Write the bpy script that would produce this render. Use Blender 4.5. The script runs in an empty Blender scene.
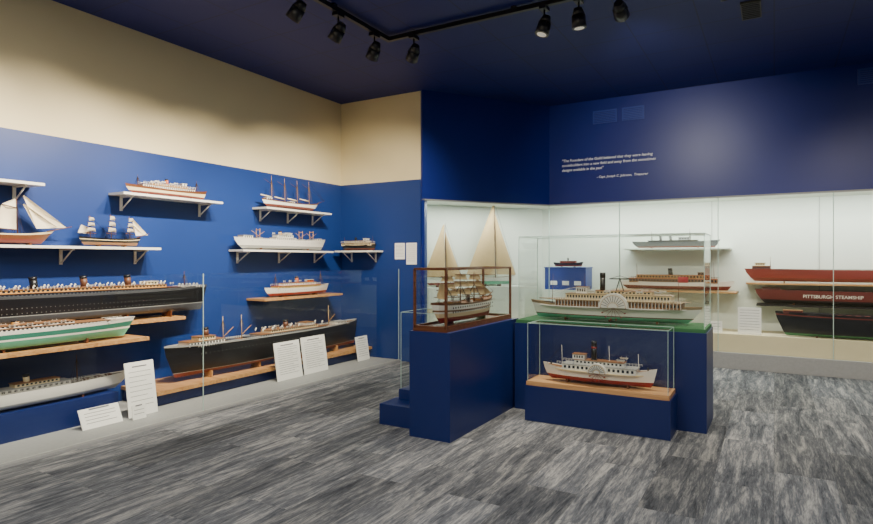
import bpy, math, random
from mathutils import Vector
random.seed(7)
C=bpy.context.scene.collection
# ---------------------------------------------------------------- materials
def lin(c):
    c=c/255.0
    return c/12.92 if c<=.04045 else ((c+.055)/1.055)**2.4
MATS={}
def M(name,rgb,rough=.5,metal=0.0,var=.08,scale=12,bump=0.0,spec=.5):
    if name in MATS: return MATS[name]
    m=bpy.data.materials.new(name); m.use_nodes=True; nt=m.node_tree; n=nt.nodes; l=nt.links
    b=n["Principled BSDF"]; b.inputs["Roughness"].default_value=rough; b.inputs["Metallic"].default_value=metal
    b.inputs["Specular IOR Level"].default_value=spec
    col=[lin(v) for v in rgb]
    tc=n.new("ShaderNodeTexCoord"); no=n.new("ShaderNodeTexNoise"); no.inputs["Scale"].default_value=scale; no.inputs["Detail"].default_value=4
    l.new(tc.outputs["Object"],no.inputs["Vector"])
    mx=n.new("ShaderNodeMix"); mx.data_type='RGBA'
    mx.inputs[6].default_value=[max(0,v*(1-var)) for v in col]+[1]
    mx.inputs[7].default_value=[min(1,v*(1+var)) for v in col]+[1]
    l.new(no.outputs["Fac"],mx.inputs[0]); l.new(mx.outputs[2],b.inputs["Base Color"])
    if bump>0:
        bp=n.new("ShaderNodeBump"); bp.inputs["Strength"].default_value=bump; bp.inputs["Distance"].default_value=.01
        l.new(no.outputs["Fac"],bp.inputs["Height"]); l.new(bp.outputs[0],b.inputs["Normal"])
    MATS[name]=m; return m
def wood(name,rgb1,rgb2,axis_scale=(2,30,30),rough=.35):
    m=bpy.data.materials.new(name); m.use_nodes=True; nt=m.node_tree; n=nt.nodes; l=nt.links
    b=n["Principled BSDF"]; b.inputs["Roughness"].default_value=rough
    tc=n.new("ShaderNodeTexCoord"); mp=n.new("ShaderNodeMapping"); mp.inputs["Scale"].default_value=axis_scale
    no=n.new("ShaderNodeTexNoise"); no.inputs["Scale"].default_value=1; no.inputs["Detail"].default_value=6; no.inputs["Distortion"].default_value=1
    cr=n.new("ShaderNodeValToRGB"); cr.color_ramp.elements[0].position=.3; cr.color_ramp.elements[1].position=.7
    cr.color_ramp.elements[0].color=[lin(v) for v in rgb1]+[1]; cr.color_ramp.elements[1].color=[lin(v) for v in rgb2]+[1]
    l.new(tc.outputs["Object"],mp.inputs[0]); l.new(mp.outputs[0],no.inputs["Vector"]); l.new(no.outputs["Fac"],cr.inputs[0]); l.new(cr.outputs[0],b.inputs["Base Color"])
    MATS[name]=m; return m
def glassmat():
    m=bpy.data.materials.new("clear_glass"); m.use_nodes=True; nt=m.node_tree; n=nt.nodes; l=nt.links
    n.remove(n["Principled BSDF"]); o=n["Material Output"]
    t=n.new("ShaderNodeBsdfTransparent"); t.inputs[0].default_value=(.965,.985,.975,1)
    g=n.new("ShaderNodeBsdfGlossy"); g.inputs["Roughness"].default_value=.02; g.inputs[0].default_value=(.9,.95,.95,1)
    # thin pane: same fresnel from either side of the sheet
    geo=n.new("ShaderNodeNewGeometry"); mr=n.new("ShaderNodeMapRange"); mr.inputs[3].default_value=1.5; mr.inputs[4].default_value=1/1.5
    l.new(geo.outputs["Backfacing"],mr.inputs[0])
    f=n.new("ShaderNodeFresnel"); l.new(mr.outputs[0],f.inputs[0])
    x=n.new("ShaderNodeMixShader"); l.new(f.outputs[0],x.inputs[0]); l.new(t.outputs[0],x.inputs[1]); l.new(g.outputs[0],x.inputs[2]); l.new(x.outputs[0],o.inputs[0])
    MATS["clear_glass"]=m; return m
def carpet():
    m=bpy.data.materials.new("carpet_planks"); m.use_nodes=True; nt=m.node_tree; n=nt.nodes; l=nt.links
    b=n["Principled BSDF"]; b.inputs["Roughness"].default_value=.9; b.inputs["Specular IOR Level"].default_value=.15
    tc=n.new("ShaderNodeTexCoord"); mp=n.new("ShaderNodeMapping"); mp.inputs["Rotation"].default_value=(0,0,math.radians(90))
    l.new(tc.outputs["Object"],mp.inputs[0])
    br=n.new("ShaderNodeTexBrick"); br.offset=.37; br.inputs["Scale"].default_value=1; br.inputs["Brick Width"].default_value=1.0; br.inputs["Row Height"].default_value=.33
    br.inputs["Mortar Size"].default_value=.0015; br.inputs["Color1"].default_value=(0,0,0,1); br.inputs["Color2"].default_value=(1,1,1,1); br.inputs["Mortar"].default_value=(.2,.2,.2,1)
    l.new(mp.outputs[0],br.inputs["Vector"])
    bw=n.new("ShaderNodeMath"); bw.operation='MULTIPLY'; bw.inputs[1].default_value=37.0; l.new(br.outputs["Color"],bw.inputs[0])
    def ns(sc,scale,det,ro,dist):
        mp2=n.new("ShaderNodeMapping"); mp2.inputs["Scale"].default_value=sc; l.new(tc.outputs["Object"],mp2.inputs[0])
        no=n.new("ShaderNodeTexNoise"); no.noise_dimensions='4D'; no.inputs["Scale"].default_value=scale; no.inputs["Detail"].default_value=det; no.inputs["Roughness"].default_value=ro; no.inputs["Distortion"].default_value=dist
        l.new(mp2.outputs[0],no.inputs["Vector"]); l.new(bw.outputs[0],no.inputs["W"]); return no
    n1=ns((10,1.2,1),1.3,8,.68,1.0); n2=ns((44,5,1),1.5,5,.72,1.4)
    av=n.new("ShaderNodeMix"); av.data_type='FLOAT'; av.inputs[0].default_value=.38; l.new(n1.outputs["Fac"],av.inputs[2]); l.new(n2.outputs["Fac"],av.inputs[3])
    cr=n.new("ShaderNodeValToRGB"); e=cr.color_ramp.elements; e[0].position=.38; e[0].color=[lin(v) for v in (54,58,65)]+[1]; e[1].position=.63; e[1].color=[lin(v) for v in (170,170,167)]+[1]
    mid=e.new(.50); mid.color=[lin(v) for v in (103,106,111)]+[1]
    l.new(av.outputs[0],cr.inputs[0])
    mr=n.new("ShaderNodeMapRange"); mr.inputs[3].default_value=.64; mr.inputs[4].default_value=1.1; l.new(br.outputs["Color"],mr.inputs[0])
    mx=n.new("ShaderNodeMix"); mx.data_type='RGBA'; mx.blend_type='MULTIPLY'; mx.inputs[0].default_value=1
    l.new(cr.outputs[0],mx.inputs[6]); l.new(mr.outputs[0],mx.inputs[7]); l.new(mx.outputs[2],b.inputs["Base Color"])
    bp=n.new("ShaderNodeBump"); bp.inputs["Strength"].default_value=.25; bp.inputs["Distance"].default_value=.004; l.new(n2.outputs["Fac"],bp.inputs["Height"]); l.new(bp.outputs[0],b.inputs["Normal"])
    return m
def ceilmat():
    m=bpy.data.materials.new("ceiling_navy_tile"); m.use_nodes=True; nt=m.node_tree; n=nt.nodes; l=nt.links
    b=n["Principled BSDF"]; b.inputs["Roughness"].default_value=.6
    tc=n.new("ShaderNodeTexCoord"); br=n.new("ShaderNodeTexBrick"); br.offset=0; br.inputs["Scale"].default_value=1; br.inputs["Brick Width"].default_value=.61; br.inputs["Row Height"].default_value=.61
    br.inputs["Mortar Size"].default_value=.006
    c=[lin(v) for v in (9,25,98)]
    br.inputs["Color1"].default_value=c+[1]; br.inputs["Color2"].default_value=[v*1.1 for v in c]+[1]; br.inputs["Mortar"].default_value=[v*.5 for v in c]+[1]
    l.new(tc.outputs["Object"],br.inputs["Vector"]); l.new(br.outputs["Color"],b.inputs["Base Color"])
    return m
def emis(name,rgb,s):
    m=bpy.data.materials.new(name); m.use_nodes=True; b=m.node_tree.nodes["Principled BSDF"]
    b.inputs["Emission Color"].default_value=list(rgb)+[1]; b.inputs["Emission Strength"].default_value=s; return m
BLUE=M("wall_paint_royal_blue",(24,53,116),.40,var=.04,scale=3)
NAVY=M("wall_paint_navy",(8,33,122),.40,var=.04,scale=3)
BEIGE=M("wall_paint_beige",(224,209,166),.6,var=.03,scale=3)
PED=M("pedestal_navy",(14,34,92),.4,var=.06,scale=4)
CASEW=M("case_lining_white",(210,217,206),.6,var=.03,scale=2)
GREYC=M("deck_grey",(150,152,152),.7,var=.12,scale=40)
BENCH=M("bench_cream",(214,202,166),.6,var=.05)
WHITE=M("painted_white",(228,226,216),.4,var=.03)
CREAM=M("cream_paint",(218,200,158),.45,var=.05)
BUFF=M("buff_paint",(190,142,80),.45)
BLACK=M("black_paint",(20,20,22),.35)
DGREY=M("dark_grey_paint",(70,72,76),.4)
LGREY=M("light_grey_paint",(154,156,154),.45)
RED=M("antifouling_red",(136,36,28),.45)
BRED=M("oxide_red",(104,44,36),.5)
GREEN=M("hull_green",(90,160,130),.45)
BAIZE=M("green_baize",(56,108,66),.9,bump=.2,scale=200)
BROWN=M("deck_brown",(130,90,56),.5,var=.15,scale=60)
TROOF=M("tan_canvas_roof",(148,128,98),.6,var=.1,scale=60)
ORANGE=M("orange_deck",(190,96,50),.5)
TEAK=M("teak_brown",(96,56,30),.45,var=.2,scale=40)
SAIL=M("sailcloth",(230,218,190),.8,var=.06,scale=20,bump=.1)
TAN=M("tan_sailcloth",(184,160,116),.8,var=.1,scale=14,bump=.1)
RIG=M("rigging_line",(46,36,28),.7)
GLZ=M("window_dark",(36,42,50),.2)
GOLD=M("gilt_trim",(190,150,70),.35,metal=.6)
CARD=M("placard_card",(244,243,238),.5,var=.02)
INK=M("printed_ink",(110,110,114),.6)
BLK=M("fixture_black",(14,14,15),.4)
WOOD=wood("oak_board",(160,114,68),(200,154,100))
WOODD=wood("mahogany_frame",(70,38,22),(112,66,38))
WOODP=wood("pine_base",(180,130,88),(214,170,116))
GLASS=glassmat()
EDGE=M("glass_edge",(180,205,195),.15,var=.02)
BULB=emis("lamp_lens_glow",(1,.86,.65),.25)
# ---------------------------------------------------------------- mesh builder
class MB:
    def __init__(s,name): s.name=name; s.v=[]; s.f=[]; s.fm=[]; s.m=[]; s.smooth=[]
    def mi(s,mat):
        if mat not in s.m: s.m.append(mat)
        return s.m.index(mat)
    def face(s,pts,mat,smooth=False):
        b=len(s.v); s.v+= [tuple(p) for p in pts]; s.f.append(tuple(range(b,b+len(pts)))); s.fm.append(s.mi(mat)); s.smooth.append(smooth)
    def box(s,x0,x1,y0,y1,z0,z1,mat,top=None):
        b=len(s.v)
        s.v+=[(x0,y0,z0),(x1,y0,z0),(x1,y1,z0),(x0,y1,z0),(x0,y0,z1),(x1,y0,z1),(x1,y1,z1),(x0,y1,z1)]
        for i,q in enumerate([(0,3,2,1),(4,5,6,7),(0,1,5,4),(1,2,6,5),(2,3,7,6),(3,0,4,7)]):
            s.f.append(tuple(b+k for k in q)); s.fm.append(s.mi(top if (top and i==1) else mat)); s.smooth.append(False)
    def cyl(s,p0,p1,r0,r1,mat,n=8,caps=True):
        p0=Vector(p0);p1=Vector(p1);d=(p1-p0)
        if d.length<1e-6: return
        d.normalize(); u=d.orthogonal().normalized(); w=d.cross(u); b=len(s.v)
        for p,r in((p0,r0),(p1,r1)):
            for i in range(n):
                a=2*math.pi*i/n; s.v.append(tuple(p+u*math.cos(a)*r+w*math.sin(a)*r))
        for i in range(n):
            j=(i+1)%n; s.f.append((b+i,b+j,b+n+j,b+n+i)); s.fm.append(s.mi(mat)); s.smooth.append(n>5)
        if caps:
            s.f.append(tuple(b+i for i in reversed(range(n)))); s.fm.append(s.mi(mat)); s.smooth.append(False)
            s.f.append(tuple(b+n+i for i in range(n))); s.fm.append(s.mi(mat)); s.smooth.append(False)
    def line(s,p0,p1,mat=None,r=.0015): s.cyl(p0,p1,r,r,mat or RIG,3,False)
    def grid(s,P,mat,smooth=True):
        b=len(s.v); R=len(P); K=len(P[0])
        for row in P: s.v+=[tuple(p) for p in row]
        for i in range(R-1):
            for j in range(K-1):
                s.f.append((b+i*K+j,b+i*K+j+1,b+(i+1)*K+j+1,b+(i+1)*K+j)); s.fm.append(s.mi(mat[i] if isinstance(mat,list) else mat)); s.smooth.append(smooth)
    def sail(s,a,b,c,d,belly=(0,.02,0),mat=None,n=6):
        a,b,c,d=map(Vector,(a,b,c,d)); be=Vector(belly); P=[]
        for i in range(n+1):
            v=i/n; row=[]
            for j in range(n+1):
                u=j/n; p=(a*(1-u)+b*u)*(1-v)+(d*(1-u)+c*u)*v
                row.append(p+be*(4*u*(1-u))*(.4+.6*4*v*(1-v)))
            P.append(row)
        s.grid(P,mat or SAIL)
    def hull(s,L,B,D,z0=0,x0=0,y0=0,bands=None,wl=.35,sheer=.2,full=3,rake=.06,counter=.08,deck=None,transom=.0,bul=.06,sheers=None,N=28,clip=False):
        bands=bands or [(RED,.35),(BLACK,1)]
        vs=sorted(set([0,.06,.18]+[b[1] for b in bands]+[wl,.7,1])); vs=[v for v in vs if v<=1]
        shs=sheer*.6 if sheers is None else sheers
        def she(u): return (sheer if u>0 else shs)*D*abs(u)**2.2
        def hb(u):
            f=full
            if u>=0: t=1-u**f
            else: t=1-(1-transom)*abs(u)**(f+1)
            return B/2*max(t,0.0)
        def pt(u,v,sd):
            x=u*L/2
            if u>0: x-=rake*L*(1-v)*u**6
            else: x+=counter*L*((1-v)**1.5)*abs(u)**6
            k=.12+.75*abs(u)**3
            y=hb(u)*(max(v,0.0)**k if v>0 else .06)
            z=v*D if v<=wl else v*D+she(u)*((v-wl)/(1-wl))
            return (x0+x,y0+sd*max(y,.0008),z0+z)
        us=[math.sin((i/N*2-1)*math.pi/2) for i in range(N+1)]
        def bm(v):
            for m,t in bands:
                if v<=t+1e-6: return m
            return bands[-1][0]
        mats=[bm((vs[i]+vs[i+1])/2) for i in range(len(vs)-1)]
        for sd in(1,-1):
            s.grid([[pt(u,v,sd) for u in us] for v in vs],mats)
        for u in(-1,1):
            s.grid([[pt(u,v,1),pt(u,v,-1)] for v in vs],mats,False)
        s.grid([[pt(u,0,1) for u in us],[pt(u,0,-1) for u in us]],mats[0],False)
        dk=deck or BROWN
        P=[[],[]]
        for u in us:
            p=pt(u,1,1); q=pt(u,1,-1); P[0].append((p[0],p[1]-.0005,p[2]-bul*D)); P[1].append((q[0],q[1]+.0005,q[2]-bul*D))
        s.grid(P,dk,False)
        s.dz=lambda x:(z0+D+she(max(-1,min(1,(x-x0)/(L/2))))-bul*D)
        s.hb=lambda x:hb(max(-1,min(1,(x-x0)/(L/2))))
    def windows(s,x0,x1,y,z,w,h,pitch,mat=None,both=True):
        n=max(1,int((x1-x0)/pitch)); st=(x1-x0)/n
        for i in range(n):
            xc=x0+st*(i+.5)
            for yy in((y,-y) if both else (y,)):
                e=.0008 if yy>0 else -.0008
                s.face([(xc-w/2,yy+e,z-h/2),(xc+w/2,yy+e,z-h/2),(xc+w/2,yy+e,z+h/2),(xc-w/2,yy+e,z+h/2)],mat or GLZ)
    def cabin(s,x0,x1,w,z0,h,mat=None,roof=None,win=True,over=.006,pitch=.03):
        mat=mat or WHITE; s.box(x0,x1,-w/2,w/2,z0,z0+h,mat)
        s.box(x0-over,x1+over,-w/2-over,w/2+over,z0+h,z0+h+.004,roof or mat)
        if win: s.windows(x0+.008,x1-.008,w/2,z0+h*.55,pitch*.55,h*.5,pitch)
    def rail(s,x0,x1,y,z,h=.022,mat=None,pitch=.03):
        mat=mat or WHITE; n=max(1,int(abs(x1-x0)/pitch))
        for sd in(1,-1):
            s.box(x0,x1,sd*y-.001,sd*y+.001,z+h-.001,z+h+.001,mat); s.box(x0,x1,sd*y-.0008,sd*y+.0008,z+h*.5-.0007,z+h*.5+.0007,mat)
            for i in range(n+1):
                x=x0+(x1-x0)*i/n; s.box(x-.001,x+.001,sd*y-.001,sd*y+.001,z,z+h,mat)
    def funnel(s,x,z,h,r,mat,top=None,rk=-.08,y=0):
        p0=(x,y,z);p1=(x+rk*h,y,z+h*.78);p2=(x+rk*h*1.28,y,z+h)
        s.cyl(p0,p1,r,r,mat,14); s.cyl(p1,p2,r*1.04,r*1.04,top or BLACK,14); s.cyl(p0,(x,y,z+.01),r*1.3,r*1.15,mat,14)
    def mast(s,x,z,h,r=.003,mat=None,stay=0,rk=-.03,y=0):
        t=(x+rk*h,y,z+h); s.cyl((x,y,z),t,r,r*.45,mat or TEAK,6)
        if stay:
            for sd in(1,-1):
                for k in(-.5,0,.5): s.line((x+stay*.25*k,sd*stay*.32,z),(t[0]*.85+x*.15,y,z+h*.85))
        return t
    def boat(s,x,y,z,l=.05,mat=None):
        mat=mat or WHITE; n=8
        for sd in(1,-1):
            G=[]
            for v in(0,.5,1): G.append([(x+(i/n*2-1)*l/2*(.85+.15*v),y+sd*l*.16*(1-abs(i/n*2-1)**2.5)*v**.5,z+v*l*.2) for i in range(n+1)])
            s.grid(G,mat)
        s.grid([[(x+(i/n*2-1)*l/2,y+sd*l*.16*(1-abs(i/n*2-1)**2.5),z+l*.2) for i in range(n+1)] for sd in(1,-1)],DGREY)
        for k in(-.3,.3):
            s.box(x+k*l-.001,x+k*l+.001,y-.001,y+.001,z-.01,z+l*.35,mat)
    def vents(s,x0,x1,n,y,z,h=.025,r=.005,mat=None):
        for i in range(n):
            x=x0+(x1-x0)*i/max(1,n-1)
            for sd in(1,-1):
                s.cyl((x,sd*y,z),(x,sd*y,z+h),r,r,mat or WHITE,6); s.cyl((x,sd*y,z+h),(x+r*2.2,sd*y,z+h+r),r*1.3,r*1.8,mat or WHITE,6)
    def cradle(s,xs,w,z0,h,mat=None):
        for x in xs: s.box(x-.008,x+.008,-w/2,w/2,z0,z0+h,mat or WOODD)
    def done(s,loc=(0,0,0),rz=0,parent=None):
        me=bpy.data.meshes.new(s.name); me.from_pydata(s.v,[],s.f)
        for m in s.m: me.materials.append(m)
        me.polygons.foreach_set("material_index",s.fm); me.polygons.foreach_set("use_smooth",s.smooth); me.update()
        o=bpy.data.objects.new(s.name,me); C.objects.link(o); o.location=loc; o.rotation_euler=(0,0,rz)
        if parent: o.parent=parent
        return o
def empty(name,loc=(0,0,0),rz=0):
    o=bpy.data.objects.new(name,None); C.objects.link(o); o.location=loc; o.rotation_euler=(0,0,rz); o.empty_display_size=.1; return o
def simplebox(name,x0,x1,y0,y1,z0,z1,mat,parent=None):
    b=MB(name); b.box(x0,x1,y0,y1,z0,z1,mat); return b.done(parent=parent)
# ---------------------------------------------------------------- room
H=3.62; XL=-5.42; XR=4.0; YB=8.24; YF=-3.0; YS=6.63
fl=MB("floor"); fl.box(XL-.3,XR+.2,YF-.2,YB+1.2,-.1,0,carpet()); fl.done()
ce=MB("ceiling"); ce.box(XL-.3,XR+.2,YF-.2,YB+1.2,H,H+.1,ceilmat()); ce.done()
w=MB("wall_left"); w.box(XL-.12,XL,YF,YS+.1,0,2.445,BLUE); w.box(XL-.12,XL,YF,YS+.1,2.445,H,BEIGE); w.done()
w=MB("wall_alcove"); w.box(XL,-4.03,YS,YS+.1,0,2.445,BLUE); w.box(XL,-4.03,YS,YS+.1,2.445,H,BEIGE); w.done()
simplebox("wall_right",XR,XR+.12,YF,YB+.9,0,H,BLUE)
simplebox("wall_front",XL,XR,YF-.12,YF,0,H,BEIGE)
F0=Vector((-4.03,6.60)); F1=Vector((-2.85,8.24)); F2=Vector((XR,8.24))
dv=(F1-F0).normalized(); nn=Vector((-dv.y,dv.x)); DEP=.7
B0=F0+nn*DEP; t=(8.94-B0.y)/dv.y; B1=B0+dv*t; B2=Vector((XR,8.94))
ZT=2.18; ZS=.2
def prism(mb,pts,z0,z1,mat):
    n=len(pts); 
    mb.face([(p[0],p[1],z1) for p in pts],mat); mb.face([(p[0],p[1],z0) for p in reversed(pts)],mat)
    for i in range(n):
        a=pts[i];b=pts[(i+1)%n]; mb.face([(a[0],a[1],z0),(b[0],b[1],z0),(b[0],b[1],z1),(a[0],a[1],z1)],mat)
nb=nn*.08
w=MB("wall_diagonal"); prism(w,[F0,F1,F1+Vector((-.03,.08)),F0+nb],ZT,H,NAVY)
prism(w,[F0,F0+dv*.035,F0+dv*.035+nn*.12,F0+nn*.12],0,ZT,NAVY); w.done()
w=MB("wall_back"); w.box(F1.x-.03,XR,YB,YB+.08,ZT,H,NAVY); w.done()
case=empty("built_in_display_case",(0,0,0))
w=MB("lining_back"); 
prism(w,[B0,B1,B1+Vector((-.05,.08)),B0+nb],0,ZT,CASEW); prism(w,[B1,B2,B2+Vector((0,.08)),B1+Vector((-.05,.08))],0,ZT,CASEW)
prism(w,[F0+nn*.13+dv*.0,B0,B0+dv*.04,F0+nn*.13+dv*.04],0,ZT,CASEW); w.done(parent=case)
w=MB("lining_top"); prism(w,[F0+nn*.09,F1+Vector((-.04,.1)),(XR,YB+.09),B2,B1,B0],ZT,ZT+.03,CASEW); w.done(parent=case)
w=MB("case_bench"); prism(w,[F0+nn*.06+dv*.04,F1+Vector((-.03,.06)),(XR,YB+.06),B2,B1,B0+dv*.04],.02,.43,BENCH); w.done(parent=case)
w=MB("baseboard_back"); prism(w,[F0+dv*.04,F1,(XR,YB),(XR,YB+.05),F1+Vector((-.03,.05)),F0+nn*.05+dv*.04],0,ZS,GREYC); w.done()
g=MB("glass_front")
def gl(mb,a,b,z0,z1): mb.face([(a[0],a[1],z0),(b[0],b[1],z0),(b[0],b[1],z1),(a[0],a[1],z1)],GLASS)
gl(g,F0+nn*.02+dv*.036,F1+Vector((-.01,.02)),ZS,ZT)
xs=[F1.x-.01,-1.85,-.62,.60,1.85,XR]
for i in range(5): gl(g,(xs[i],YB+.02),(xs[i+1],YB+.02),ZS,ZT)
for x in xs[:-1]: g.box(x-.004,x+.004,YB+.012,YB+.024,ZS,ZT,EDGE)
g.done(parent=case)
w=MB("case_header_trim"); prism(w,[F0,F1,(XR,YB),(XR,YB+.04),F1+Vector((-.02,.04)),F0+nn*.04],ZT-.02,ZT,LGREY); w.done(parent=case)
w=MB("lining_seams")
for x in(-2.0,-.75,.5,1.75): w.box(x-.003,x+.003,8.932,8.94,.43,ZT,LGREY)
w.done(parent=case)
for x0,x1,z0,z1 in((-2.21,-1.88,3.28,3.46),(-1.81,-1.52,3.28,3.46),(.83,1.15,3.38,3.56)):
    v=MB("air_vent"); v.box(x0,x1,YB-.012,YB,z0,z1,M("vent_blue",(48,70,150),.4))
    for i in range(7):
        z=z0+(z1-z0)*(i+.7)/8; v.box(x0+.02,x1-.02,YB-.018,YB-.012,z-.004,z+.004,NAVY)
    v.done()
v=MB("ceiling_vent"); v.box(-.26,-.10,5.75,6.15,H-.02,H,M("vent_olive",(66,64,50),.5))
for i in range(9): v.box(-.25,-.11,5.77+i*.042,5.785+i*.042,H-.026,H-.02,BLK)
v.done()
def text(name,body,size,loc,rot,mat,parent=None,align='LEFT',sp=1.0,shear=0):
    cu=bpy.data.curves.new(name,'FONT'); cu.body=body; cu.size=size; cu.align_x=align; cu.space_line=sp; cu.extrude=.001; cu.shear=shear; cu.offset=.0008
    cu.materials.append(mat); o=bpy.data.objects.new(name,cu); C.objects.link(o); o.location=loc; o.rotation_euler=rot
    if parent: o.parent=parent
    return o
LET=M("lettering_white",(252,252,252),.5,var=.01)
q=empty("quote_lettering",(-2.66,YB-.004,2.78))
text("quote_body","\"The Founders of the Guild believed that they were leaving\nmodelbuilders into a new field and away from the sometimes\ndesigns available in the past\"",.052,(0,0,0),(math.pi/2,0,0),LET,q,sp=1.3,shear=.15)
text("quote_author","- Capt. Joseph C. Johnson,  Treasurer",.045,(.5,0,-.26),(math.pi/2,0,0),LET,q,shear=.2)
# ---------------------------------------------------------------- left display
simplebox("display_deck",XL+.002,-4.38,YF+.01,YS-.01,0,.02,GREYC)
b=MB("display_plinth"); b.box(XL+.002,-4.9,-1.0,3.0,.02,.235,PED); b.done()
b=MB("long_display_ledge"); b.box(XL+.002,-4.93,3.36,6.60,.02,.13,PED); b.box(XL+.002,-4.86,3.34,6.62,.13,.165,WOOD); b.done()
g=MB("glass_barrier")
ys=[-1.2,1.1,3.47,6.60]
for i in range(3):
    g.face([(-4.4,ys[i]+.006,.02),(-4.4,ys[i+1]-.006,.02),(-4.4,ys[i+1]-.006,1.25),(-4.4,ys[i]+.006,1.25)],GLASS)
for y in ys: g.box(-4.403,-4.397,y-.003,y+.003,.02,1.25,EDGE)
g.box(-4.412,-4.388,-1.2,6.6,.02,.03,LGREY)
g.done()
def shelf(y0,y1,z,mat,dep=.24,nb=3,thick=.022,bk=True,axis='Y',base=XL,name="bracket_shelf"):
    s=MB(name)
    if axis=='Y':
        s.box(base,base+dep,y0,y1,z-thick,z,mat)
        if bk:
            for i in range(nb):
                y=y0+.12+(y1-y0-.24)*i/max(1,nb-1)
                s.box(base,base+.012,y-.012,y+.012,z-.16,z-thick,WHITE); s.box(base,base+dep*.85,y-.01,y+.01,z-thick-.014,z-thick,WHITE)
                s.cyl((base+.008,y,z-.15),(base+dep*.8,y,z-thick-.008),.007,.007,WHITE,6)
    else:
        s.box(y0,y1,base-dep,base,z-thick,z,mat)
        for i in range(nb):
            y=y0+.12+(y1-y0-.24)*i/max(1,nb-1)
            s.box(y-.012,y+.012,base-.012,base,z-.16,z-thick,WHITE); s.box(y-.01,y+.01,base-dep*.85,base,z-thick-.014,z-thick,WHITE)
            s.cyl((y,base-.008,z-.15),(y,base-dep*.8,z-thick-.008),.007,.007,WHITE,6)
    return s.done()
shelf(1.5,2.55,2.0,WHITE)
shelf(3.22,4.34,2.0,WHITE,nb=2)
shelf(4.97,6.14,2.0,WHITE)
shelf(4.62,6.18,1.49,WHITE)
shelf(1.3,3.60,1.49,WHITE,nb=4)
shelf(-5.34,-4.68,1.50,WHITE,axis='X',base=YS,nb=2)
shelf(1.2,3.80,.81,WOOD,dep=.34,bk=False,thick=.03,name="oak_shelf")
shelf(4.88,6.30,.915,WOOD,dep=.30,bk=False,thick=.025,name="oak_shelf")
shelf(1.0,3.22,.69,WOOD,dep=.62,bk=False,thick=.03,name="oak_shelf")
R90=math.pi/2
XS=-5.29
# --- S2 passenger liner
s=MB("passenger_steamer_model"); s.hull(.92,.11,.065,z0=.012,bands=[(BRED,.35),(CREAM,.7),(TEAK,1)],sheer=.5,deck=BROWN)
s.cradle([-.25,.25],.06,0,.02); s.cabin(-.3,.28,.075,s.dz(0),.028,WHITE,BROWN,pitch=.022); s.cabin(-.2,.2,.06,s.dz(0)+.032,.022,BUFF,TEAK,pitch=.025)
s.cabin(.14,.19,.05,s.dz(0)+.058,.022,WHITE); s.funnel(-.02,s.dz(0)+.05,.06,.016,ORANGE); s.mast(.33,s.dz(.3),.12,stay=.12); s.mast(-.33,s.dz(-.3),.11,stay=.12)
for x in(-.15,-.08,.06): s.boat(x,.035,s.dz(0)+.065); s.boat(x,-.035,s.dz(0)+.065)
s.rail(-.3,.28,.045,s.dz(0)+.03); s.done((XS,3.76,2.0),R90)
# --- S1
s=MB("tugboat_model"); s.hull(.6,.12,.07,z0=.012,bands=[(RED,.35),(BLACK,1)],sheer=.5); s.cradle([-.15,.15],.06,0,.02)
s.cabin(-.15,.12,.07,s.dz(0),.04,TEAK,CREAM); s.cabin(.05,.12,.06,s.dz(0)+.044,.035,WHITE); s.funnel(-.03,s.dz(0)+.04,.1,.018,BLACK); s.mast(.0,s.dz(0),.2,stay=.1); s.done((XS,1.75,2.0),R90)
# --- S3 four mast schooner
s=MB("four_masted_schooner_model"); s.hull(1.0,.12,.07,z0=.02,bands=[(BRED,.4),(WHITE,.85),(TEAK,1)],sheer=.55,rake=.12,deck=BROWN); s.cradle([-.25,.25],.06,0,.03)
tops=[]
for x in(-.34,-.12,.1,.32):
    z=s.dz(x); tt=s.mast(x,z,.30,.0045,BUFF,stay=.14); tops.append(tt)
    s.cyl((x-.01,0,z+.03),(x-.19,0,z+.045),.003,.002,TEAK,6); s.cyl((x-.01,0,z+.2),(x-.13,0,z+.25),.0025,.002,TEAK,6)
    s.cyl((x-.012,0,z+.04),(x-.18,0,z+.055),.008,.006,SAIL,6)
for a,b in zip(tops,tops[1:]): s.line(a,b)
s.cyl((.47,0,s.dz(.47)+.005),(.62,0,s.dz(.5)+.045),.004,.002,TEAK,6)
for k in(.98,.8,.6): s.line((.33,0,s.dz(.32)+.3*k),(.62-.05*(1-k),0,s.dz(.5)+.043))
s.cabin(-.44,-.36,.05,s.dz(-.4),.02,WHITE); s.cabin(-.05,.03,.04,s.dz(0),.018,WHITE); s.done((XS,5.50,2.0),R90)
# --- S4 white freighter
s=MB("cargo_freighter_model"); s.hull(1.56,.15,.11,z0=.015,bands=[(LGREY,.3),(DGREY,.33),(WHITE,1)],wl=.33,sheer=.28,full=5,deck=BROWN); s.cradle([-.4,.4],.08,0,.03)
z=s.dz(0)
s.cabin(-.18,.16,.11,z,.035,WHITE,LGREY); s.cabin(-.15,.12,.09,z+.039,.03,WHITE,LGREY); s.cabin(.02,.1,.08,z+.073,.022,WHITE,pitch=.018); s.funnel(-.06,z+.07,.05,.02,BUFF)
s.cabin(-.68,-.54,.09,s.dz(-.6),.035,WHITE,LGREY); s.cabin(.58,.66,.06,s.dz(.62),.02,WHITE)
for x in(-.42,.3,.5):
    zz=s.dz(x); 
    for sd in(1,-1): s.cyl((x,sd*.03,zz),(x,sd*.03,zz+.13),.004,.003,BUFF,6); s.cyl((x,sd*.03,zz+.03),(x+.12*sd,sd*.02,zz+.1),.0025,.002,BUFF,6)
    s.box(x-.003,x+.003,-.033,.033,zz+.11,zz+.118,BUFF); s.cabin(x-.025,x+.025,.08,zz,.02,LGREY,win=False)
for x in(-.52,-.3,.2,.4): s.box(x-.035,x+.035,-.04,.04,s.dz(x),s.dz(x)+.012,DGREY)
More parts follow.
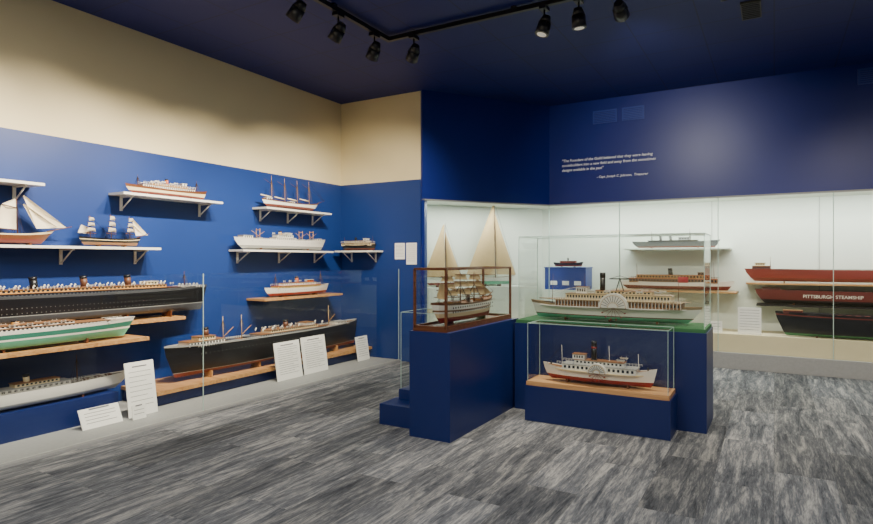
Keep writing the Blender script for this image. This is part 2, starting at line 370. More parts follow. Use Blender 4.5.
for x in(-.12,0): s.boat(x,.05,z+.085); s.boat(x,-.05,z+.085)
s.windows(-.6,.6,.0755,.1,.005,.005,.05); s.rail(-.5,.6,.066,z,h=.02); s.done((XS,5.36,1.49),R90)
# --- S5a
def gaff(s,x,z,h,w,pk,belly=.03):
    s.sail((x-.01,0,z+.04),(x-w,0,z+.05),(x-w*.72,0,z+h*pk),(x-.01,0,z+h*.72),(0,belly,0))
    s.cyl((x,0,z+.035),(x-w*1.02,0,z+.045),.004,.003,TEAK,6); s.cyl((x,0,z+h*.72),(x-w*.74,0,z+h*pk),.003,.002,TEAK,6)
s=MB("sailing_schooner_model"); s.hull(.78,.15,.075,z0=.015,bands=[(BRED,.45),(TEAK,.85),(CREAM,1)],sheer=.45,rake=.14,deck=BROWN); s.cradle([-.2,.2],.06,0,.03)
for x,h,w_ in((-.1,.33,.22),(.12,.29,.16)):
    z=s.dz(x); s.mast(x,z,h,.005,stay=.16); gaff(s,x,z,h,w_,.80)
    s.sail((x-.012,0,z+h*.75),(x-w_*.7,0,z+h*.82),(x-.02,0,z+h*.99),(x-.014,0,z+h*.97),(0,.01,0))
z=s.dz(.39); s.cyl((.34,0,z),(.54,0,z+.05),.005,.003,TEAK,6)
for a,bx in((.29,.50),(.22,.42)):
    s.sail((.26,0,z+.02),(bx,0,z+.04),(.165,0,z+a),(.16,0,z+a-.01),(0,.025,0)); s.line((bx,0,z+.04),(.12,0,z+a+.01))
s.done((XS,2.28,1.49),R90)
def square(s,xs,z0,h,ws,n=4,sailm=None,br=.75,mr=.004,rr=.0009):
    for k,x in enumerate(xs):
        z=s.dz(x); hh=h[k]; s.mast(x,z,hh,mr)
        zz=[z+hh*(.22+.7*i/(n-1)) for i in range(n)]; wd=[ws*(1-.55*i/(n-1)) for i in range(n)]
        def Y(f,i,o=.008): return (x+o+math.sin(br)*wd[i]*f, math.cos(br)*wd[i]*f, zz[i])
        for i in range(n):
            s.cyl(Y(-.55,i,.002),Y(.55,i,.002),.0032,.0032,TEAK,5)
            if i>0:
                a=Y(-.46,i-1,.01);b=Y(.46,i-1,.01);c=Y(.46,i,.01);d=Y(-.46,i,.01)
                s.sail((a[0],a[1],a[2]+.016),(b[0],b[1],b[2]+.016),c,d,(.02*math.cos(br),-.02*math.sin(br),0),sailm)
        for sd in(1,-1):
            for q_ in(-.03,-.01,.012): s.line((x+q_,sd*s.hb(x)*.95,z),(x,0,z+hh*.6),r=rr)
            for i in range(5):
                f=i/7; s.line((x-.03*(1-f),sd*s.hb(x)*.95*(1-f),z+hh*.6*f),(x+.012*(1-f),sd*s.hb(x)*.95*(1-f),z+hh*.6*f),r=rr)
        if k>0: s.line((xs[k-1],0,s.dz(xs[k-1])+h[k-1]*.95),(x,0,z+.02),r=rr)
s=MB("square_rigged_brig_model"); s.hull(.58,.12,.06,z0=.015,bands=[(BROWN,.4),(BLACK,.7),(CREAM,.8),(BLACK,1)],sheer=.4,rake=.08,deck=BROWN); s.cradle([-.12,.12],.06,0,.03)
square(s,[-.19,.0,.18],0,[.2,.23,.21],.2,sailm=M("weathered_sail",(184,172,150),.8),br=.9,rr=.0013); z=s.dz(.27); s.cyl((.25,0,z),(.38,0,z+.05),.004,.002,TEAK,6)
for a in(.19,.13): s.sail((.24,0,z+.02),(.25+a*.6,0,z+.03),(.2,0,z+a),(.2,0,z+a-.01),(0,.02,0))
s.sail((-.2,0,z+.02),(-.3,0,z+.03),(-.27,0,z+.1),(-.2,0,z+.08),(0,.01,0))
s.done((XS,3.17,1.49),R90)
# --- S6
s=MB("coastal_steamer_model"); s.hull(.6,.12,.06,z0=.012,bands=[(BRED,.3),(BLACK,1)],sheer=.3,full=4,deck=BROWN); s.cradle([-.2,.2],.06,0,.02)
z=s.dz(0); s.cabin(-.27,.24,.1,z,.035,CREAM,TEAK,pitch=.022); s.cabin(-.22,.17,.08,z+.039,.028,CREAM,TEAK,pitch=.022); s.cabin(.1,.16,.06,z+.071,.025,WHITE); s.funnel(-.05,z+.065,.05,.016,BLACK); s.mast(.24,z,.13); s.mast(-.25,z,.12)
s.rail(-.27,.24,.05,z+.039); s.done((-5.0,YS-.13,1.50),0)
# --- S7 large dark liner
s=MB("ocean_liner_model"); s.hull(2.65,.22,.23,z0=.045,bands=[(DGREY,.3),(LGREY,.33),(BLACK,.9),(DGREY,1)],wl=.33,sheer=.12,full=4.5,rake=.03,counter=.05,deck=BROWN,sheers=.1); s.cradle([-.8,-.2,.4,.85],.14,0,.06)
z=s.dz(0); s.cabin(-1.0,.95,.17,z,.03,DGREY,TEAK,pitch=.03); s.cabin(-.8,.8,.13,z+.034,.026,BUFF,BROWN,pitch=.035)
FB=M("funnel_brown",(96,60,40),.5)
for x in(-.75,-.35,.05,.45): s.funnel(x,z+.06,.10,.028,BLACK if x<0 else FB,rk=-.12)
for x in [i*.1-.85 for i in range(18)]:
    s.boat(x,.075,z+.068,.045); s.boat(x,-.075,z+.068,.045)
s.vents(-.8,.8,16,.03,z+.06,.025)
s.cabin(.6,.72,.1,z+.063,.028,CREAM); s.mast(1.05,s.dz(1),.17,.005,stay=.2); s.mast(-1.1,s.dz(-1.1),.2,.005,stay=.2); s.rail(.95,1.25,.05,s.dz(1.05),h=.022)
s.vents(1.0,1.17,3,.025,s.dz(1.05),.03,.007,LGREY)
for k in(.14,.18): s.windows(-1.0,1.0,.1105,k,.005,.005,.035,mat=LGREY)
s.done((-5.22,2.84,.81),R90)
# --- S8
s=MB("excursion_steamer_model"); s.hull(1.16,.15,.09,z0=.015,bands=[(RED,.4),(WHITE,1)],wl=.4,sheer=.35,full=3.5,deck=BROWN); s.cradle([-.3,.3],.08,0,.03)
z=s.dz(0); s.cabin(-.42,.35,.12,z,.035,M("pale_yellow",(226,190,110),.45),ORANGE,pitch=.025); s.cabin(-.3,.28,.09,z+.039,.028,WHITE,BROWN,pitch=.03); s.cabin(.16,.24,.07,z+.071,.028,ORANGE,WHITE); s.funnel(-.03,z+.065,.08,.022,ORANGE)
s.mast(.42,s.dz(.4),.2,.004,stay=.15); s.mast(-.4,s.dz(-.4),.18,.004,stay=.15); s.rail(-.42,.35,.062,z+.039)
for x in(-.2,-.1,.08): s.boat(x,.05,z+.085); s.boat(x,-.05,z+.085)
s.windows(-.45,.45,.0755,.08,.006,.006,.04); s.done((-5.27,5.60,.915),R90)
# --- S9 green liner
s=MB("lake_passenger_liner_model"); s.hull(2.1,.2,.14,z0=.02,bands=[(GREEN,.45),(WHITE,.55),(M("hull_teal",(52,116,98),.4),.8),(WHITE,1)],wl=.45,sheer=.15,full=4.5,rake=.05,deck=BROWN); s.cradle([-.6,.0,.6],.12,0,.04)
z=s.dz(0); s.cabin(-.85,.78,.15,z,.022,WHITE,BROWN,pitch=.03)
s.cabin(-.6,.5,.11,z+.026,.016,WHITE,BROWN,pitch=.03)
for x in(-.35,.1): s.funnel(x,z+.04,.035,.026,BUFF)
for x in[i*.12-.55 for i in range(9)]: s.boat(x,.065,z+.038,.05); s.boat(x,-.065,z+.038,.05)
s.rail(.78,.95,.045,s.dz(.85)); s.done((-4.93,2.12,.69),R90)
# --- S10 black freighter
s=MB("lake_freighter_model"); s.hull(3.0,.26,.30,z0=.05,bands=[(BRED,.13),(LGREY,.145),(BLACK,.95),(LGREY,1)],wl=.145,sheer=.12,full=6,rake=.02,counter=.04,deck=BROWN); s.cradle([-1.0,-.35,.35,1.0],.14,0,.07,WOOD)
z=s.dz(0); s.cabin(-1.28,-.85,.17,s.dz(-1.0),.045,WHITE,BROWN,pitch=.035); s.cabin(-1.15,-.95,.12,s.dz(-1.0)+.049,.035,CREAM,BROWN); s.funnel(-1.02,s.dz(-1)+.08,.09,.03,FB)
s.cabin(-.35,.75,.2,z,.032,LGREY,BROWN,pitch=.035); s.cabin(-.2,.6,.16,z+.036,.027,CREAM,BROWN,pitch=.035); s.cabin(.4,.55,.13,z+.067,.03,WHITE,BROWN); s.funnel(.12,z+.065,.09,.03,FB)
s.cabin(1.0,1.2,.12,s.dz(1.1),.035,WHITE,LGREY); s.vents(-.3,.7,8,.06,z+.06,.025,.006)
for x in(-.8,-.55,.9): s.mast(x,s.dz(x),.27,.006,M("mast_buff",(200,170,120),.5),stay=.25); s.cyl((x,0,s.dz(x)+.05),(x+.15,.02,s.dz(x)+.14),.004,.003,BUFF,6)
for x in[i*.11-.15 for i in range(7)]: s.boat(x,.09,z+.075,.07); s.boat(x,-.09,z+.075,.07)
for x in(-.7,-.45): s.box(x-.05,x+.05,-.07,.07,z,z+.02,DGREY)
s.windows(-1.2,1.2,.1305,.27,.006,.006,.05,mat=LGREY); s.rail(-1.2,-.4,.12,z,h=.025); s.rail(.75,1.2,.1,z+.01,h=.025)
s.done((-5.08,5.06,.165),R90)
# --- S11 white yacht
s=MB("steam_yacht_model"); s.hull(1.75,.2,.12,z0=.015,bands=[(LGREY,.3),(WHITE,1)],wl=.3,sheer=.12,full=2.8,rake=.1,counter=.1,deck=M("grey_deck",(120,112,100),.6)); s.cradle([-.4,.4],.1,0,.05)
z=s.dz(0); s.cabin(-.5,.3,.11,z,.032,WHITE,LGREY,pitch=.04); s.cabin(-.1,.22,.085,z+.036,.026,CREAM,BROWN); s.funnel(.0,z+.05,.07,.022,CREAM); s.mast(.38,z,.22,.004,stay=.2); s.mast(-.5,z,.2,.004,stay=.2); s.boat(-.25,.05,z+.055,.08); s.boat(-.25,-.05,z+.055,.08); s.rail(-.7,.6,.06,z,h=.022)
for x in(.45,.55,.64): s.box(x-.02,x+.02,-.02,.02,s.dz(x),s.dz(x)+.012,TEAK)
s.done((-5.02,2.34,.235),R90)
# --- placards
def placard(y0,y1,h,x=-4.75,z=.022,lines=9,lean=.16):
    p=MB("info_placard"); w_=y1-y0
    def P(u,v,o=0): return (x+o-lean*v*h, y0+u*w_, z+v*h+o*.3)
    a=[P(0,0),P(1,0),P(1,1),P(0,1)]; b2=[P(0,0,-.006),P(1,0,-.006),P(1,1,-.006),P(0,1,-.006)]
    p.face(a,CARD); p.face(b2[::-1],CARD)
    for i in range(4): j=(i+1)%4; p.face([a[i],b2[i],b2[j],a[j]],CARD)
    for i in range(lines):
        v=.9-.8*i/lines; e=.88 if i%3 else .7; t_=.0035/h
        if i==0: p.face([P(.25,v,.001),P(.75,v,.001),P(.75,v+t_*3,.001),P(.25,v+t_*3,.001)],INK)
        else: p.face([P(.12,v,.001),P(e,v,.001),P(e,v+t_,.001),P(.12,v+t_,.001)],INK)
    return p.done()
placard(3.0,3.27,.46); placard(4.72,5.12,.42,lines=14); placard(5.16,5.58,.43,x=-4.76,lines=14); placard(6.2,6.46,.32,x=-4.78); placard(2.60,2.93,.15,x=-4.72,lines=5,lean=.5); placard(2.98,3.1,.12,x=-4.66,lines=3)
def wallcard(x0,x1,z0,z1):
    p=MB("label_card"); p.box(x0,x1,YS-.006,YS,z0,z1,CARD)
    for i in range(9):
        z=z1-.03-(z1-z0-.05)*i/9; p.face([(x0+.015,YS-.0065,z),(x1-.02,YS-.0065,z),(x1-.02,YS-.0065,z+.003),(x0+.015,YS-.0065,z+.003)],INK)
    p.done()
wallcard(-4.48,-4.32,1.38,1.60); wallcard(-4.295,-4.13,1.31,1.60)
# ---------------------------------------------------------------- pedestals
def glasscase(name,x0,x1,y0,y1,z0,z1,frame=None,th=.004,edge=None):
    e=empty(name,(0,0,0)); g=MB("glass_panes")
    for a,b in(((x0,y0),(x1,y0)),((x1,y0),(x1,y1)),((x1,y1),(x0,y1)),((x0,y1),(x0,y0))): gl(g,a,b,z0,z1)
    g.face([(x0,y0,z1),(x1,y0,z1),(x1,y1,z1),(x0,y1,z1)],GLASS); g.done(parent=e)
    f=MB("case_edges"); m=frame or EDGE; r=th
    for x in(x0,x1):
        for y in(y0,y1): f.box(x-r,x+r,y-r,y+r,z0,z1,m)
        f.box(x-r,x+r,y0,y1,z1-r,z1+r,m)
        if frame: f.box(x-r,x+r,y0,y1,z0,z0+r*2,m)
    for y in(y0,y1):
        f.box(x0,x1,y-r,y+r,z1-r,z1+r,m)
        if frame: f.box(x0,x1,y-r,y+r,z0,z0+r*2,m)
    f.done(parent=e); return e
b=MB("tall_display_pedestal"); b.box(-2.46,-2.10,3.84,5.20,0,.82,PED); b.done()
b=MB("wood_case_base"); b.box(-2.44,-2.14,3.86,5.12,.82,.845,WOODD); b.done()
glasscase("framed_glass_case",-2.43,-2.15,3.87,5.11,.845,1.30,WOODD,.009)
b=MB("long_display_pedestal"); b.box(-2.08,-.46,5.05,5.60,0,.79,PED); b.done()
b=MB("baize_case_base"); b.box(-2.07,-.47,5.06,5.59,.79,.82,BAIZE); b.done()
glasscase("large_glass_case",-2.05,-.48,5.08,5.57,.82,1.585,None,.0025)
b=MB("low_display_pedestal"); b.box(-1.85,-.68,4.72,5.045,0,.30,PED); b.done()
b=MB("pine_case_base"); b.box(-1.84,-.69,4.725,5.04,.30,.335,WOODP); b.done()
glasscase("low_glass_case",-1.83,-.70,4.735,5.03,.335,.83,None,.002)
b=MB("small_step_plinth"); b.box(-2.86,-2.47,4.0,4.5,0,.17,PED); b.box(-2.80,-2.47,4.2,4.7,.17,.26,PED); b.done()
glasscase("narrow_glass_case",-2.79,-2.5,4.22,4.66,.26,.92,None,.002)
# --- A : rigged warship in framed case
s=MB("sailing_warship_model"); s.hull(1.06,.19,.15,z0=.02,bands=[(RED,.3),(CREAM,.5),(WHITE,.58),(BROWN,.66),(WHITE,.9),(TEAK,1)],wl=.3,sheer=.2,full=3.5,rake=.06,deck=BROWN,transom=.4); s.cradle([-.3,.3],.08,0,.03)
s.windows(-.42,.36,.094,.142,.016,.013,.04); s.windows(-.42,.36,.0925,.108,.016,.013,.04)
z=s.dz(0); s.rail(-.45,.4,.085,z,h=.018,mat=TEAK); s.funnel(.05,z,.07,.016,BLACK); s.cabin(-.3,-.18,.08,z,.02,BUFF,TEAK); s.cabin(.2,.28,.07,z,.02,BUFF,TEAK)
square(s,[-.34,-.1,.16],0,[.24,.262,.25],.19,n=4,sailm=M("cream_sail",(200,178,134),.8),br=-.35,mr=.006,rr=.0016)
z2=s.dz(.46); s.cyl((.44,0,z2),(.56,0,z2+.05),.006,.004,TEAK,6)
for a in(.19,.13): s.sail((.28,0,z2+.02),(.30+a*1.2,0,z2+.03),(.19,0,z2+a),(.19,0,z2+a-.01),(0,.02,0),TAN)
s.line((.56,0,z2+.05),(.16,0,z+.25),r=.0016)
s.sail((-.36,0,z2+.02),(-.5,0,z2+.04),(-.45,0,z2+.16),(-.36,0,z2+.13),(0,.015,0),TAN)
s.done((-2.29,4.47,.847),R90)
# --- sidewheel generator
def paddlebox(s,x,y,z,r,t,mat=None):
    for sd in(1,-1):
        n=16; y0=sd*y; y1=sd*(y+t)
        arc=[(x+math.cos(math.pi*i/n)*r,z+math.sin(math.pi*i/n)*r) for i in range(n+1)]
        s.grid([[(a,y0,c) for a,c in arc],[(a,y1,c) for a,c in arc]],mat or WHITE)
        s.face([(a,y1,c) for a,c in arc],mat or WHITE)
        for rr in(.85,.35):
            for i in range(n):
                a0=math.pi*i/n;a1=math.pi*(i+1)/n
                s.cyl((x+math.cos(a0)*r*rr,y1+sd*.001,z+math.sin(a0)*r*rr),(x+math.cos(a1)*r*rr,y1+sd*.001,z+math.sin(a1)*r*rr),.002,.002,GOLD,4)
        for i in range(1,12):
            a0=math.pi*i/12; s.cyl((x+math.cos(a0)*r*.38,y1+sd*.001,z+math.sin(a0)*r*.38),(x+math.cos(a0)*r*.82,y1+sd*.001,z+math.sin(a0)*r*.82),.0026,.0026,DGREY,4)
        yc=sd*(y+t*.5)
        for i in range(14):
            a0=2*math.pi*i/14; c=math.cos(a0);q_=math.sin(a0)
            s.line((x,yc,z),(x+c*r*.88,yc,z+q_*r*.88),RED,.0015)
            s.box(x+c*r*.85-.004,x+c*r*.85+.004,min(y0,y1)+.003*1,max(y0,y1)-.003,z+q_*r*.85-.004,z+q_*r*.85+.004,RED)
s=MB("sidewheel_steamboat_model"); LB=1.50
s.hull(LB,.2,.12,z0=.015,bands=[(GREEN,.3),(BRED,.36),(WHITE,.86),(TROOF,1)],wl=.36,sheer=.35,full=3.5,rake=.05,deck=BROWN); s.cradle([-.4,.0,.4],.1,0,.03)
z=s.dz(0)
n=24
def guard(s,L,W,z,h,mat,x0=0):
    pts=[]
    for i in range(n+1):
        u=math.sin((i/n*2-1)*math.pi/2); pts.append((x0+u*L/2,W/2*(1-abs(u)**4)))
    ring=[(a,b) for a,b in pts]+[(a,-b) for a,b in reversed(pts)]
    s.face([(a,b,z+h) for a,b in ring],mat)
    s.face([(a,b,z) for a,b in reversed(ring)],mat)
    s.grid([[(a,b,z) for a,b in ring],[(a,b,z+h) for a,b in ring]],mat)
guard(s,1.40,.30,z,.008,WHITE); s.cabin(-.60,.47,.24,z+.008,.05,BROWN,TROOF,pitch=.028); guard(s,1.34,.30,z+.062,.005,TROOF)
for i in range(39):
    x=-.60+i*.028
    for sd in(1,-1): s.box(x-.0018,x+.0018,sd*.14-.0018,sd*.14+.0018,z+.008,z+.062,WHITE)
s.rail(-.60,.48,.142,z+.067,h=.022,pitch=.022); s.cabin(-.52,.38,.2,z+.067,.05,CREAM,TROOF,pitch=.026); s.cabin(-.36,.12,.12,z+.121,.026,CREAM,BROWN,pitch=.03)
s.cabin(.2,.30,.1,z+.121,.055,WHITE,BROWN,pitch=.02)
paddlebox(s,-.06,.125,z+.01,.125,.05); s.funnel(.07,z+.12,.19,.024,BLACK,rk=0,y=.0)
s.cyl((-.12,.02,z+.14),(-.08,.0,z+.26),.005,.004,BLACK,5); s.cyl((-.04,-.02,z+.14),(-.08,.0,z+.26),.005,.004,BLACK,5)
s.box(-.17,.01,-.004,.004,z+.25,z+.26,BLACK); s.cyl((-.17,0,z+.255),(-.08,0,z+.282),.0025,.0025,BLACK,4); s.cyl((.01,0,z+.255),(-.08,0,z+.282),.0025,.0025,BLACK,4)
for x in(-.42,-.27,.0,.14): s.boat(x,.12,z+.14,.065); s.boat(x,-.12,z+.14,.065)
for x in(.54,-.56,.24): s.mast(x,z,.30,.0035,TEAK)
s.sail((-.56,0,z+.23),(-.64,0,z+.23),(-.64,0,z+.28),(-.56,0,z+.28),(0,.005,0),M("ensign_red",(150,40,45),.8))
for x in(-.3,.3):
    for sd in(1,-1):
        P0=None
        for i in range(9):
            f=i/8; p=(x-.2+.4*f,sd*.08,z+.12+.05*math.sin(math.pi*f))
            if P0: s.line(P0,p,WHITE,.0018)
            P0=p
s.done((-1.265,5.30,.82),math.pi)
# --- B
s=MB("paddle_tug_model")
s.hull(.94,.15,.095,z0=.02,bands=[(RED,.42),(WHITE,1)],wl=.42,sheer=.6,full=3,rake=.05,deck=BROWN,sheers=.4); s.cradle([-.25,.25],.08,0,.03)
z=s.dz(0); guard(s,.82,.2,z,.007,CREAM); s.cabin(-.28,.32,.15,z+.007,.045,WHITE,LGREY,pitch=.035); s.rail(-.32,.34,.085,z+.056,h=.018,pitch=.025)
s.cabin(-.18,.22,.1,z+.056,.035,WHITE,BROWN,pitch=.03); s.cabin(-.2,-.1,.08,z+.095,.04,WHITE,BROWN,pitch=.02)
paddlebox(s,.02,.08,z+.005,.078,.035); s.funnel(-.03,z+.09,.16,.022,BLACK,rk=0); s.cyl((-.03,0,z+.19),(-.03,0,z+.205),.0235,.0235,RED,14)
for x,h in((-.3,.2),(.33,.17),(.1,.22)): s.mast(x,z,h,.003,WHITE)
s.boat(.2,.06,z+.11,.07); s.boat(.2,-.06,z+.11,.07)
s.line((-.3,0,z+.2),(-.44,0,s.dz(-.44))); s.line((.33,0,z+.17),(.44,0,s.dz(.44)))
s.cyl((-.4,0,s.dz(-.4)),(-.4,0,s.dz(-.4)+.03),.006,.006,BLACK,8); s.cyl((.4,0,s.dz(.4)),(.4,0,s.dz(.4)+.03),.006,.006,BLACK,8)
s.done((-1.27,4.875,.335),0)
# ---------------------------------------------------------------- models in back case
def cshelf(x0,x1,z,mat=None,y0=8.5,name="case_shelf"):
    s=MB(name); s.box(x0,x1,y0,8.93,z-.018,z,mat or CASEW)
    for x in(x0+.1,(x0+x1)/2,x1-.1): s.box(x-.008,x+.008,y0+.1,8.93,z-.03,z-.018,LGREY)
    s.done()
ang=math.atan2(dv.y,dv.x)
def bigsail(cx,cy,L,h,z,hm,nm):
    s=MB(nm); s.hull(L,L*.2,L*.12,z0=.03,bands=[(hm,.5),(WHITE,1)],wl=.5,sheer=.4,rake=.15,counter=.18,deck=BROWN); s.cradle([-L*.15,L*.15],L*.12,0,.05)
    z_=s.dz(0); x=.08*L; s.mast(x,z_,h,.008,stay=.12,rk=-.02)
    s.sail((x-.012,0,z_+.05),(x-L*.58,0,z_+.06),(x-.045,0,z_+h*.98),(x-.03,0,z_+h*.96),(0,-.04,0),TAN)
    s.sail((x+.01,0,z_+.05),(x+L*.42,0,z_+.04),(x-.012,0,z_+h*.85),(x-.014,0,z_+h*.84),(0,-.03,0),TAN)
    s.cyl((x,0,z_+.045),(x-L*.6,0,z_+.055),.006,.005,TEAK,6); s.line((x+L*.42,0,z_+.04),(x-.02,0,z_+h))
    s.done((cx,cy,z),ang)
st=MB("case_riser"); q1=Vector((-4.29,6.82)); prism(st,[q1+dv*.05,q1+dv*1.78,q1+dv*1.78+nn*.28,q1+dv*.05+nn*.28],.431,.98,CASEW); st.done()
q0=q1+nn*.14
p=q0+dv*1.30; bigsail(p.x,p.y,.84,1.12,.98,GREEN,"racing_yacht_model")
p=q0+dv*.50; bigsail(p.x,p.y,.6,.82,.98,BRED,"sailing_sloop_model")
BB=M("bright_blue",(24,56,142),.4)
b=MB("blue_model_stand"); b.box(-3.0,-2.36,8.42,8.8,.431,.93,CASEW); b.box(-2.99,-2.37,8.44,8.78,.93,1.25,BB); b.box(-3.0,-2.36,8.43,8.79,1.25,1.265,BB)
for x in(-2.9,-2.72,-2.54): b.box(x,x+.1,8.434,8.44,1.0,1.06,CARD)
b.done()
s=MB("fireboat_model"); s.hull(.46,.1,.05,z0=.01,bands=[(RED,.4),(BLACK,1)],sheer=.4,deck=BROWN); s.cradle([-.1,.1],.05,0,.015); z=s.dz(0); s.cabin(-.12,.12,.06,z,.035,RED,WHITE); s.funnel(0,z+.03,.05,.012,BLACK); s.done((-2.68,8.6,1.265),0)
cshelf(-1.85,-.5,1.53)
s=MB("grey_cruiser_model"); s.hull(1.15,.12,.08,z0=.012,bands=[(BRED,.25),(DGREY,1)],sheer=.3,full=3.5,deck=DGREY); s.cradle([-.3,.3],.06,0,.02); z=s.dz(0); s.cabin(-.35,.3,.08,z,.025,DGREY,DGREY); s.cabin(.05,.2,.06,z+.029,.035,LGREY); s.funnel(-.05,z+.02,.07,.018,DGREY); s.funnel(-.18,z+.02,.07,.018,DGREY); s.mast(.2,z,.18,stay=.1); s.mast(-.3,z,.16,stay=.1); s.done((-1.2,8.7,1.53),0)
cshelf(-2.0,-.42,.95,WOOD)
s=MB("ferry_steamer_model"); s.hull(1.5,.18,.1,z0=.012,bands=[(BRED,.5),(WHITE,1)],sheer=.3,full=4,deck=BROWN); s.cradle([-.4,.4],.08,0,.02); z=s.dz(0); s.cabin(-.6,.55,.16,z,.055,BROWN,ORANGE,pitch=.04); s.cabin(-.5,.45,.13,z+.059,.045,BUFF,ORANGE,pitch=.04); s.cabin(.3,.38,.1,z+.108,.035,TEAK,BROWN); s.funnel(-.05,z+.1,.1,.03,BLACK); s.mast(.5,z,.28,.005); s.mast(-.5,z,.26,.005); s.rail(-.6,.55,.083,z+.059,mat=TEAK); s.done((-1.2,8.7,.95),0)
def bulk(nm,L,D,B,cx,cy,z,bands,houses,letter=None,deckm=BRED,z0=.03,mh=.18,tiers=2,hh=.045):
    e=empty(nm,(cx,cy,z)); s=MB("hull_and_deckhouses"); s.hull(L,B,D,z0=z0,bands=bands,wl=bands[0][1],sheer=.15,full=7,rake=.02,counter=.04,deck=deckm); s.cradle([-L*.35,0,L*.35],B*.6,0,z0+.01)
    z_=s.dz(0)
    s.cabin(-L*.47,-L*.40,B*.55,s.dz(-L*.43),hh,houses,BROWN,pitch=.02)
    if tiers>1: s.cabin(-L*.46,-L*.42,B*.4,s.dz(-L*.43)+hh+.004,.035,CREAM,BROWN,pitch=.02); s.funnel(L*.4,s.dz(L*.4)+.05,.1,.03,BLACK)
    s.cabin(L*.33,L*.46,B*.6,s.dz(L*.4),hh,houses,BROWN,pitch=.025)
    if mh: s.mast(-L*.40,z_,mh,.004); s.mast(L*.3,z_,mh,.004)
    k=int(L*.66/.09)
    for i in range(k):
        x=-L*.34+i*.09; s.box(x,x+.05,-B*.3,B*.3,z_,z_+.012,deckm)
    s.rail(-L*.38,L*.33,B*.46,z_,h=.018,mat=DGREY,pitch=.05)
    s.done(parent=e)
    if letter: text("hull_lettering",letter,.056,(-.92,-B/2-.004,z0+D*.5),(math.pi/2,0,0),M("letter_cream",(235,230,215),.5),e)
cshelf(-.32,2.9,1.075,WOOD,8.58)
bulk("red_ore_freighter_model",3.0,.15,.2,1.16,8.72,1.075,[(BRED,.3),(M("freighter_red",(132,50,44),.65),1)],BRED,z0=.02)
cshelf(-.2,2.9,.80,BLK,8.58)
bulk("lettered_ore_freighter_model",2.9,.17,.2,1.23,8.72,.80,[(BLACK,.3),(M("freighter_maroon",(106,40,36),.65),1)],BRED,"PITTSBURGH STEAMSHIP",mh=0,tiers=1,z0=.012,hh=.03)
bulk("black_ore_freighter_model",2.9,.27,.22,1.46,8.44,.432,[(M("freighter_green",(60,110,70),.5),.12),(BLACK,.85),(BRED,.9),(BLACK,1)],BRED,z0=.01,mh=0,tiers=1,hh=.035)
for x0,x1,h in((-.40,-.14,.34),(-.72,-.58,.15)):
    p=MB("case_label_card"); p.box(x0,x1,8.36,8.37,.432,.43+h,CARD)
    for i in range(int(h/.035)-1):
        z=.43+h-.035*(i+1); p.face([(x0+.02,8.359,z),(x1-.02,8.359,z),(x1-.02,8.359,z+.004),(x0+.02,8.359,z+.004)],INK)
    p.done()
# ---------------------------------------------------------------- track lights
tr=MB("light_track"); tr.box(-3.37,-3.33,2.0,4.82,H-.06,H-.02,BLK); tr.box(-3.37,1.5,4.82,4.86,H-.06,H-.02,BLK)
for x,y in((-3.35,2.5),(-3.35,4.0),(-2.0,4.84),(-.5,4.84),(1.0,4.84)): tr.box(x-.02,x+.02,y-.02,y+.02,H-.02,H,BLK)
tr.done()
def spotlight(loc,target,e=120,size=75,blend=.8,col=(1,.88,.7)):
    loc=Vector(loc); t_=Vector(target); d=(t_-loc).normalized()
    s=MB("track_spotlight")
    s.box(-.03,.03,-.05,.05,.13,.16,BLK); s.cyl((0,0,.13),(0,0,.05),.008,.008,BLK,8)
    u=d.cross(Vector((0,0,1))); u=u.normalized() if u.length>.01 else Vector((1,0,0))
    s.cyl(u*.06,u*-.06,.006,.006,BLK,6)
    for sd in(1,-1): s.cyl(u*.06*sd,Vector((0,0,.05)),.006,.006,BLK,6)
    s.cyl(-d*.08,-d*.02,.034,.055,BLK,16); s.cyl(-d*.02,d*.085,.056,.062,BLK,16,True); s.cyl(d*.0855,d*.087,.042,.042,BULB,16)
    ob=s.done(tuple(loc))
    L=bpy.data.lights.new("spot_lamp",'SPOT'); L.energy=e; L.spot_size=math.radians(size); L.spot_blend=blend; L.color=col; L.shadow_soft_size=.05
    lo=bpy.data.objects.new("spot_lamp",L); C.objects.link(lo); lo.parent=ob; lo.location=d*.1; lo.rotation_euler=d.to_track_quat('-Z','Y').to_euler()
ZL=H-.222
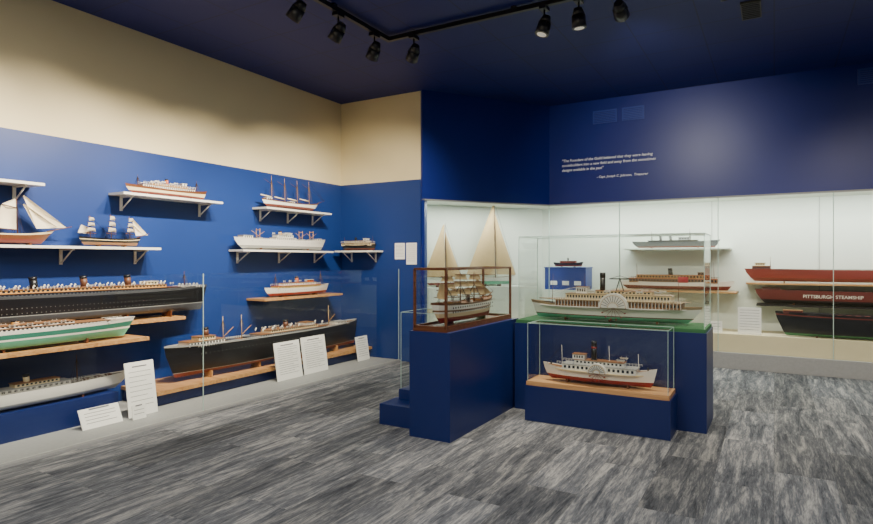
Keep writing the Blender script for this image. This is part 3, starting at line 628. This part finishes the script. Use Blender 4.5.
for y,ty,tz in((2.3,1.4,1.6),(3.0,2.6,1.4),(3.55,3.4,1.3),(4.06,4.3,1.3),(4.6,5.6,1.3)):
    spotlight((-3.35,y,ZL),(-5.3,ty,tz),480,80)
spotlight((-3.05,4.84,ZL),(-5.0,6.5,1.6),260,75)
spotlight((-1.72,4.84,ZL),(-2.3,4.4,.9),240,60)
spotlight((-1.42,4.84,ZL),(-1.3,5.1,.6),240,70)
spotlight((-1.08,4.84,ZL),(-1.25,8.2,2.4),170,75,col=(1,.95,.88))
spotlight((-.3,4.84,ZL),(.3,6.8,0),280,90)
spotlight((.8,4.84,ZL),(1.2,7.5,.5),210,90)
def area(nm,loc,sx,sy,e,col,rot=(0,0,0)):
    L=bpy.data.lights.new(nm,'AREA'); L.shape='RECTANGLE'; L.size=sx; L.size_y=sy; L.energy=e; L.color=col
    o=bpy.data.objects.new(nm,L); C.objects.link(o); o.location=loc; o.rotation_euler=rot; return o
WC=(.96,1,.93)
area("case_strip_lamp",((-2.85+XR)/2,8.42,2.165),6.6,.08,124,WC,(math.radians(12),0,0))
m=(F0+F1)/2+nn*.2
area("case_strip_lamp",(m.x,m.y,2.165),1.7,.08,36,WC,(0,0,ang))
area("ceiling_fill_light",(-1.5,1.2,H-.03),2.5,1.2,155,(1,.94,.85))  # three soft fill lights added under the ceiling, out of view, for ambient level
area("ceiling_fill_light",(2.2,3.5,H-.03),1.2,1.2,90,(1,.94,.85))
area("ceiling_fill_light",(-1.0,-1.5,H-.03),3,1.0,90,(1,.94,.85))
# ---------------------------------------------------------------- camera
cam=bpy.data.cameras.new("camera"); co=bpy.data.objects.new("camera",cam); C.objects.link(co)
co.location=(0,0,1.37); co.rotation_euler=(math.radians(90),0,math.radians(30)); cam.lens=36*585/873; cam.shift_y=-2/873; cam.clip_start=.05
bpy.context.scene.camera=co
wd_=bpy.data.worlds.new("world"); bpy.context.scene.world=wd_; wd_.use_nodes=True; wd_.node_tree.nodes["Background"].inputs[0].default_value=(.02,.02,.03,1)
